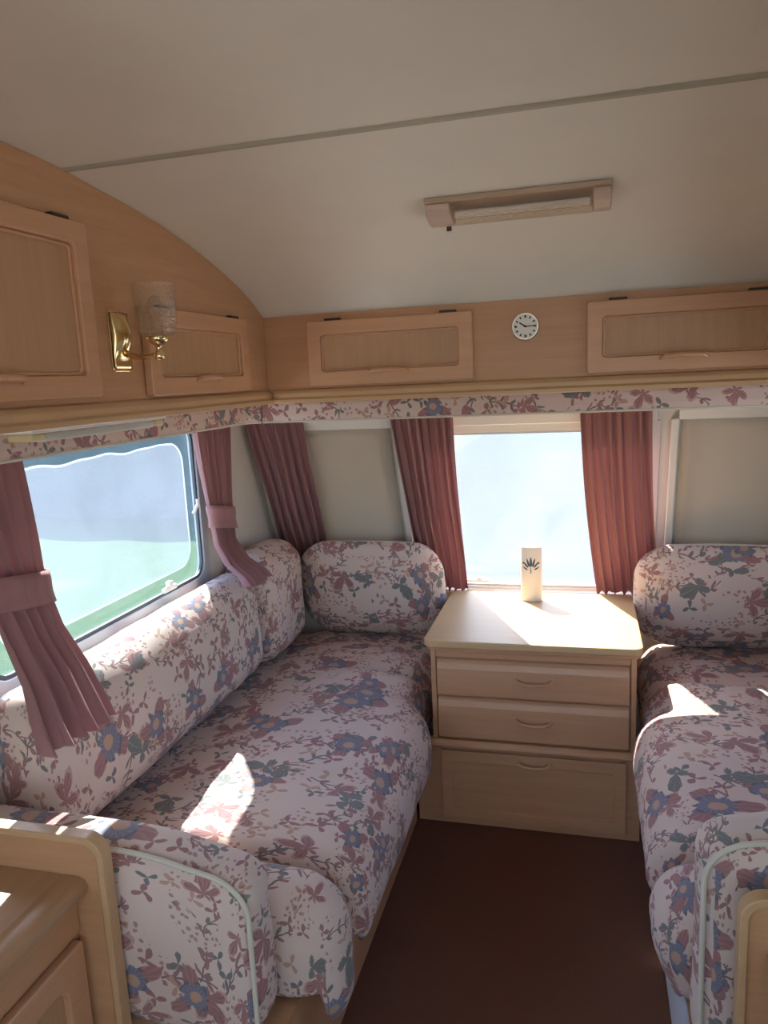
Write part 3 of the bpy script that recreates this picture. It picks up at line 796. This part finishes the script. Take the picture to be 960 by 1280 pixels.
# ------------------------------------------------------------------ benches
def smooth01(t): t = max(0, min(1, t)); return t*t*(3-2*t)
SZ = .452
def bench(s, y_end, side):
    """s=-1 left, +1 right (mirrored about the centre line)"""
    X = (lambda x: x) if s < 0 else (lambda x: 2*XC-x)
    dx = 0 if s < 0 else -.005
    def mir(lo, hi):
        a, b = X(lo[0]), X(hi[0]); return (min(a, b), lo[1], lo[2]), (max(a, b), hi[1], hi[2])
    def box(x0, x1, *r):
        a, b = sorted((X(x0), X(x1))); return MB().box(a, b, *r)
    b = empty('bench_base', (X(-.86), 1.9, 0)); tag(b, 'plain wooden base box carrying the %s bench cushions' % side, 'bench', 'bench bases')
    bf = -.532 if s < 0 else -.550
    box(bf-.016, bf, y_end, 2.20, 0, .245).build('front_panel', W_FRAME_Y if s < 0 else PANEL_SHEEN, b, bevel=.002)  # right panel carries the painted window sheen, left stays plain wood
    box(XL+.003, bf, y_end, 2.80, .245, .258).build('seat_board', W_FACE, b)
    box(XL+.003, bf-.016, y_end, y_end+.016, 0, .245).build('end_panel', W_FRAME, b)
    ym = y_end + (.26 if s < 0 else .31)
    def zc(p, d):
        # over the base box and beside the chest the underside is flat; only the free front edge hangs lower
        k = smooth01((d+(.532 if s < 0 else (.556 if p.y > ym-.002 else .522)))/.02)*smooth01((2.19-p.y)/.04)
        return max(p.z, .270-.16*k)
    def bulge(p):
        # free front edge swells out where no chest is beside it
        d = (X(p.x) if s > 0 else p.x)
        k = smooth01((d+.80)/.28)*smooth01((2.19-p.y)/.14)
        out = (.062 if s < 0 else .044)*k - (0 if s < 0 else .026)*smooth01((d+.60)/.06)*smooth01((.37-p.z)/.12)*smooth01((2.19-p.y)/.14)
        sag = -.020*smooth01((d+.72)/.25)*smooth01((p.z-.30)/.1)
        st = (.030 if s > 0 else .012)*(smooth01((2.33-p.y)/.07) - .9*math.exp(-((p.y-2.34)/.03)**2))*smooth01((d+1.0)/.25)*smooth01((1.9-p.y)/-.5+1.0)*smooth01((p.z-.34)/.1)
        # soft cross tucks
        tk = .006*math.sin(p.y*21+math.sin(p.y*5)*2)*smooth01((d+.85)/.3)
        return Vector((p.x + (out if s < 0 else -out), p.y, zc(p, d) + sag + st - .012*smooth01((-.98-d)/.08)*smooth01((p.z-.40)/.04) + tk*smooth01((p.z-.35)/.1)))
    lo, hi = mir((XL+.006, ym, .205 if s < 0 else .235), (-.505 if s < 0 else -.535, 2.755, SZ))
    o, *_ = cushion('seat_cushion', lo, hi, (.085, .05, .085), puff=(.0, 0, .014), fn=bulge, seed=3+s, amp=.006)
    tag(o, 'long floral seat cushion on the %s bench running up to the front wall' % side, 'cushion', 'floral seat cushions')
    def bulge2(p):
        d = (X(p.x) if s > 0 else p.x)
        out = (.040 if s < 0 else .004)*smooth01((d+.80)/.28) - (0 if s < 0 else .024)*smooth01((d+.60)/.06)*smooth01((.37-p.z)/.12)
        return Vector((p.x + (out if s < 0 else -out), p.y, zc(p, d) - .012*smooth01((d+.72)/.25)*smooth01((p.z-.30)/.1)))
    lo, hi = mir((XL+.006, y_end+.094, .150 if s < 0 else .200), (-.492, ym-.004, SZ+.010))
    o, *_ = cushion('seat_cushion', lo, hi, (.095, .075, .095), puff=(.0, .004, .016), fn=bulge2, seed=8+s, amp=.005)
    tag(o, 'short puffy floral seat cushion at the arm end of the %s bench' % side, 'cushion', 'floral seat cushions')
    # arm cushion standing on the short cushion, with corded edge
    top = .628 if s < 0 else .715
    ax = -.552 if s < 0 else -.545
    lo, hi = mir((XL+.010, y_end+.020, SZ-.0), (ax, y_end+.165, top))
    lo = (lo[0], lo[1], .30)
    def armfn(p):
        d = (X(p.x) if s > 0 else p.x)
        # top slopes down and rounds off towards the aisle
        k = smooth01((d+.86)/.27)
        dz = -.030*k*k*smooth01((p.z-.42)/.16)
        return Vector((p.x, p.y, p.z+dz))
    # the arm cushion hangs in front of the short seat cushion's near end
    lo = (lo[0], y_end-.030, .262); hi = (hi[0], y_end+.078, hi[2])
    o, *_ = cushion('arm_cushion', lo, hi, (.075, .030, .055), puff=(0, .012, 0), fn=armfn, seed=15+s, amp=.003)
    tag(o, 'corded floral arm cushion at the cabinet end of the left bench' if s < 0 else 'corded floral arm cushion at the near end of the right bench', 'cushion', 'floral arm cushions')
    # cord along the face edge
    xa, xb = -1.15, ax-.006
    pts = []
    for k in range(30): 
        t = k/29; x = xa+(xb-.07-xa)*t
        pts.append((x, 0, 0))
    loop = [(x, top-.006) for x in [xa+(xb-.075-xa)*k/20 for k in range(21)]]
    for k in range(1, 10):
        a = PI/2*(1-k/9); loop.append((xb-.075+.075*math.cos(a), top-.081+.075*math.sin(a)))
    loop += [(xb, top-.081-(top-.081-.285)*k/12) for k in range(1, 13)]
    cp = []
    for x, z in loop:
        p = armfn(Vector((X(x), y_end-.024, z))); cp.append(p)
    MB().tube(cp, .0048, 8).build('cord', PIPE, o, smooth=True)
    # side backrest along the wall
    def lean(p):
        d = (X(p.x) if s > 0 else p.x)
        k = (p.z-.45)/.38
        sh = -.022*k*smooth01((d+1.16)/.1)
        return Vector((p.x + (sh if s < 0 else -sh), p.y, p.z + .012*smooth01((1.5-p.y)/.5)))
    lo, hi = mir((XL+.008, y_end+.102, .476), (-1.035, 2.255, .812))
    o, *_ = cushion('back_cushion', lo, hi, (.060, .045, .075), puff=(.016, 0, .008), fn=lean, seed=21+s, amp=.006)
    tag(o, 'long floral back cushion under the %s side window' % side, 'cushion', 'floral back cushions')
    # corner bolster along the wall, taller
    lo, hi = mir((XL+.008, 2.262, .476), (-1.020, 2.585, .850))
    o, *_ = cushion('corner_bolster', lo, hi, (.07, .055, .07), puff=(.016, .0, .012), fn=None, seed=31+s, amp=.005)
    tag(o, 'tall floral corner bolster standing against the %s wall' % side, 'cushion', 'floral corner bolsters')
    # front bolster against the front wall
    def roundend(p):
        return Vector((p.x, p.y - (p.z-.64)*.16, p.z))
    lo, hi = mir((-1.150 if False else -1.045, 2.600, .470), (-.505 if s < 0 else -.534, 2.700, .830))
    if s > 0: hi = (2*XC+1.045, hi[1], hi[2])
    o, *_ = cushion('front_bolster', lo, hi, (.115, .062, .115), puff=(.008, .018, .006), fn=roundend, seed=41+s, amp=.004)
    tag(o, 'floral bolster leaning on the front wall beside the chest, %s bench' % side, 'cushion', 'floral front bolsters')
    # piping over the top edge of the bolster
    a, b_ = lo[0]+.10, hi[0]-.10
    MB().tube([roundend(Vector((a+(b_-a)*k/20, 2.645, .831+.004*math.sin(PI*k/20)))) for k in range(21)], .0035, 6).build('piping', PIPE, o, smooth=True)
bench(-1, 1.075, 'left')
bench(1, 1.20, 'right')

# ------------------------------------------------------------------ cabinets at the bench ends
def end_cabinet(s, yd, label, cat):
    X = (lambda x: x) if s < 0 else (lambda x: 2*XC-x)
    e = empty('end_cabinet', (X(-1.0), yd-.4, 0)); tag(e, label, cat, 'cabinets at the bench ends')
    xf, zt = (-.797, .672) if s < 0 else (-.592, .642)
    # divider panel with a rounded top front corner
    lp = [(XL+.003, 0), (xf, 0)] + [(xf-.04+.04*math.cos(a), zt-.04+.04*math.sin(a)) for a in [math.radians(9*k) for k in range(11)]] + [(XL+.003, zt)]
    MB().extrude([(X(x), yd, z) for x, z in lp], (0, .018, 0)).build('divider_panel', W_FACEX, e)
    # lipping round the edge
    ed = [(xf, .0)] + [(xf, .1*k) for k in range(1, 6)] + [(xf-.04+.04*math.cos(a), zt-.04+.04*math.sin(a)) for a in [math.radians(9*k) for k in range(11)]] + [(XL+.01, zt)]
    ed2 = [(xf-.010, .0)] + [(xf-.010, .1*k) for k in range(1, 6)] + [(xf-.04+.03*math.cos(a), zt-.04+.03*math.sin(a)) for a in [math.radians(9*k) for k in range(11)]] + [(XL+.01, zt-.010)]
    n = len(ed); mb = MB()
    vs = [(X(x+(.003 if i < n-1 else 0)), yd-.006, z+.003) for i, (x, z) in enumerate(ed)] + [(X(x), yd-.006, z) for x, z in ed2] + [(X(x+.003), yd+.021, z+.003) for x, z in ed] + [(X(x), yd+.021, z) for x, z in ed2]
    fs = []
    for k in range(n-1):
        fs += [(k, k+1, n+k+1, n+k), (2*n+k, 3*n+k, 3*n+k+1, 2*n+k+1), (k, 2*n+k, 2*n+k+1, k+1), (n+k, n+k+1, 3*n+k+1, 3*n+k)]
    fs += [(0, n, 3*n, 2*n), (n-1, 3*n-1, 4*n-1, 2*n-1)]
    mb.add(vs, fs).build('lipping', W_LIPX, e, smooth=True, bevel=.002)
    # worktop with rounded nose
    wz = zt-.075; xn = xf-.037
    pr = [(XL+.004, wz-.034), (xn-.010, wz-.034), (xn-.003, wz-.030), (xn, wz-.018), (xn-.004, wz-.006), (xn-.014, wz), (xn-.045, wz), (xn-.047, wz-.0012), (xn-.050, wz-.0012), (xn-.052, wz), (XL+.004, wz)]
    MB().extrude([(X(x), yd-.80, z) for x, z in pr], (0, .799, 0)).build('worktop', W_WTOP, e, smooth=True)
    def bx(x0, x1, *r):
        a, b = sorted((X(x0), X(x1))); return MB().box(a, b, *r)
    bx(XL+.006, xn-.030, yd-.79, yd-.001, 0, wz-.034).build('body', W_FACE, e)
    # front stile, drawer rail and door
    bx(xn-.030, xn-.024, yd-.79, yd-.002, wz-.105, wz-.035).build('top_rail', W_FACE, e, bevel=.002)
    fr = .05; u0, u1, v0, v1 = yd-.50, yd-.014, .06, wz-.112
    o_ = rrect(u0, u1, v0, v1, .005, 6); i_ = rrect(u0+fr, u1-fr, v0+fr, v1-fr, .03, 6); sx = -s
    d = MB().ring([(X(xn-.030), u, v) for u, v in o_], [(X(xn-.030), u, v) for u, v in i_], (sx*.018, 0, 0)).build('door', W_FRAME_Y, e, bevel=.004)
    MB().extrude([(X(xn-.030), u, v) for u, v in rrect(u0+fr-.004, u1-fr+.004, v0+fr-.004, v1-fr+.004, .02, 6)], (sx*.006, 0, 0)).build('panel', W_PANEL, d)
W_WTOP = wood('brown_worktop', (.46, .27, .14), (.36, .20, .10), 1, .35)
end_cabinet(-1, 1.005, 'oak cabinet with a rounded divider panel at the end of the left bench', 'cabinet')
end_cabinet(1, 1.10, 'oak cabinet with a divider panel at the end of the right bench', 'cabinet')

# ------------------------------------------------------------------ lamps, clock
# wall lamp on the left locker
WY, WZc = 1.335, 1.515
e = empty('wall_lamp', (LX, WY, 1.46)); tag(e, 'brass wall lamp with dimpled glass shade between the left locker doors', 'lamp')
mb = MB(); R_, C_ = 14, 8; hh, ww = .058, .031
lp = rrect(WY-ww, WY+ww, WZc-hh, WZc+hh, .008, 4)
mb.extrude([(LX+.0005, u, v) for u, v in lp], (.004, 0, 0)); mb.build('back_plate', BRASS, e, bevel=.001)
# domed cover, folded forward at mid height
rows = []
for j in range(15):
    t = j/14; v = WZc+hh-.004-(2*hh-.008)*t
    row = []
    for i in range(13):
        q = -1+2*i/12
        d = .006+.020*(1-q*q)*(math.sin(PI*min(1, t*1.25))**.8 if t < .8 else max(0, math.sin(PI*min(1, t*1.25)))**.8)
        row.append((LX+d, WY+q*(ww-.003), v))
    rows.append(row)
mb = MB()
for r_ in rows: mb.v += r_
for j in range(14):
    for i in range(12): mb.f.append((j*13+i, j*13+i+1, (j+1)*13+i+1, (j+1)*13+i))
o = mb.build('cover', BRASS, e, smooth=True, angle=180); md = o.modifiers.new('t', 'SOLIDIFY'); md.thickness = .002
SX_, SY_ = -.795, 1.338
mb = MB(); mb.tube([(LX+.012, WY, 1.492), (LX+.035, WY, 1.484), (LX+.06, WY+.001, 1.482), (SX_, SY_, 1.486)], [.007, .006, .0055, .0055], 10); mb.build('arm', BRASS, e, smooth=True)
mb = MB(); mb.lathe([(.001, 1.474), (.007, 1.475), (.011, 1.480), (.011, 1.487), (.006, 1.492), (.005, 1.499), (.008, 1.503), (.018, 1.509), (.022, 1.516), (.020, 1.520), (.001, 1.520)], (SX_, SY_, 0), 24); mb.build('cup', BRASS, e, smooth=True, angle=60)
mb = MB(); mb.lathe([(.012, 1.5205), (.030, 1.5205), (.036, 1.528), (.0385, 1.545), (.040, 1.617), (.0375, 1.617), (.036, 1.545), (.0335, 1.531), (.028, 1.5245), (.012, 1.5245)], (SX_, SY_, 0), 36)
mb.build('glass_shade', GLASS, e, smooth=True, angle=60)
mb = MB(); mb.lathe([(.001, 1.5215), (.012, 1.5215), (.012, 1.545), (.014, 1.552), (.016, 1.575), (.010, 1.592), (.001, 1.597)], (SX_, SY_, 0), 18); mb.build('bulb', GLASS, e, smooth=True, angle=60)

# slim strip lamp under the left locker
e = empty('strip_lamp', (-.945, 1.30, LB-.03)); tag(e, 'slim white strip lamp fixed under the left side locker', 'lamp')
MB().box(-.975, -.915, 1.105, 1.545, LB-.012, LB-.0005).build('base', WHITE, e, bevel=.002)
MB().box(-.970, -.920, 1.145, 1.505, LB-.028, LB-.012).build('diffuser', sheer('milky_diffuser', (.80, .78, .70), .4), e, bevel=.006)
for y0, y1 in ((1.110, 1.145), (1.505, 1.540)):
    MB().box(-.971, -.919, y0, y1, LB-.026, LB-.012).build('end_cap', plain('yellowed_plastic', (.70, .58, .34), .45) if 'yellowed_plastic' not in bpy.data.materials else bpy.data.materials['yellowed_plastic'], e, bevel=.004)

# ceiling lamp, following the slope of the ceiling
cy0, cy1 = 1.546, 1.640
sl_ = (cz(cy1)-cz(cy0))/(cy1-cy0)
Tn = Vector((0, 1, sl_)).normalized(); Nn = Vector((0, sl_, -1)).normalized()
def PCL(x, t, d): return Vector((x, cy0, cz(cy0))) + Tn*t + Nn*d
e = empty('ceiling_lamp', PCL(-.13, .048, 0)); tag(e, 'long low ceiling lamp with a clear ribbed cover', 'lamp')
LAMPB = plain('beige_lamp_body', (.50, .36, .25), .45)
LAMPE = plain('pinkish_lamp_end', (.60, .44, .34), .45)
x0, x1 = -.308, .048
MB().extrude([PCL(x0, 0, .0005), PCL(x0, .097, .0005), PCL(x0, .095, .010), PCL(x0, .002, .010)], (x1-x0, 0, 0)).build('base', LAMPB, e, bevel=.002)
prof = [(.006, .010), (.008, .020), (.018, .030), (.048, .034), (.078, .030), (.088, .020), (.090, .010)]
MB().extrude([PCL(x0+.05, t, d) for t, d in prof], (x1-x0-.085, 0, 0)).build('cover', DIFF, e, bevel=.002)
MB().tube([PCL(x0+.055, .048, .019), PCL(x1-.04, .048, .019)], .0075, 10).build('tube', WHITE, e, smooth=True)
for xa, xb in ((x0+.001, x0+.05), (x1-.035, x1-.001)):
    MB().extrude([PCL(xa, t, d) for t, d in prof], (xb-xa, 0, 0)).build('end_cap', LAMPE, e, bevel=.003)
MB().box(x0+.030, x0+.040, 1.628, 1.634, cz(1.63)-.034, cz(1.63)-.024).build('switch', DARK, e, bevel=.001)

# clock on the front locker
CC = Vector((-.151, FYL, 1.535)); cr = .0345
e = empty('clock', CC); tag(e, 'small round white clock mounted between the front locker doors', 'clock')
MB().lathe([(.001, .0005), (cr, .0005), (cr+.001, .006), (cr-.001, .013), (cr-.004, .013), (cr-.004, .008), (.001, .008)], tuple(CC), 40, axis='y').build('case', SILVER, e, smooth=True, angle=40)
MB().lathe([(.0005, .0082), (cr-.0035, .0082), (cr-.0035, .0098), (.0005, .0098)], tuple(CC), 40, axis='y').build('dial', DIAL, e)
def bar(a, r0_, r1_, wd, d=.0105):
    a = math.radians(a); D = Vector((math.sin(a), 0, math.cos(a))); T = Vector((math.cos(a), 0, -math.sin(a))); B = CC + Vector((0, -d, 0))
    return [B+D*r0_-T*wd, B+D*r0_+T*wd, B+D*r1_+T*wd, B+D*r1_-T*wd]
for k in range(12):
    MB().extrude(bar(30*k, .0215, .0275, .0018 if k % 3 else .0024, .0099), (0, -.0006, 0)).build('numeral_mark', BLACK, e)
MB().extrude(bar(302, -.004, .018, .0016, .0112), (0, -.0006, 0)).build('hour_hand', BLACK, e)
MB().extrude(bar(88, -.005, .026, .0012, .0122), (0, -.0006, 0)).build('minute_hand', BLACK, e)
MB().lathe([(.0003, .0108), (.0028, .0108), (.0028, .0136), (.0003, .0136)], tuple(CC), 14, axis='y').build('hub', BLACK, e)
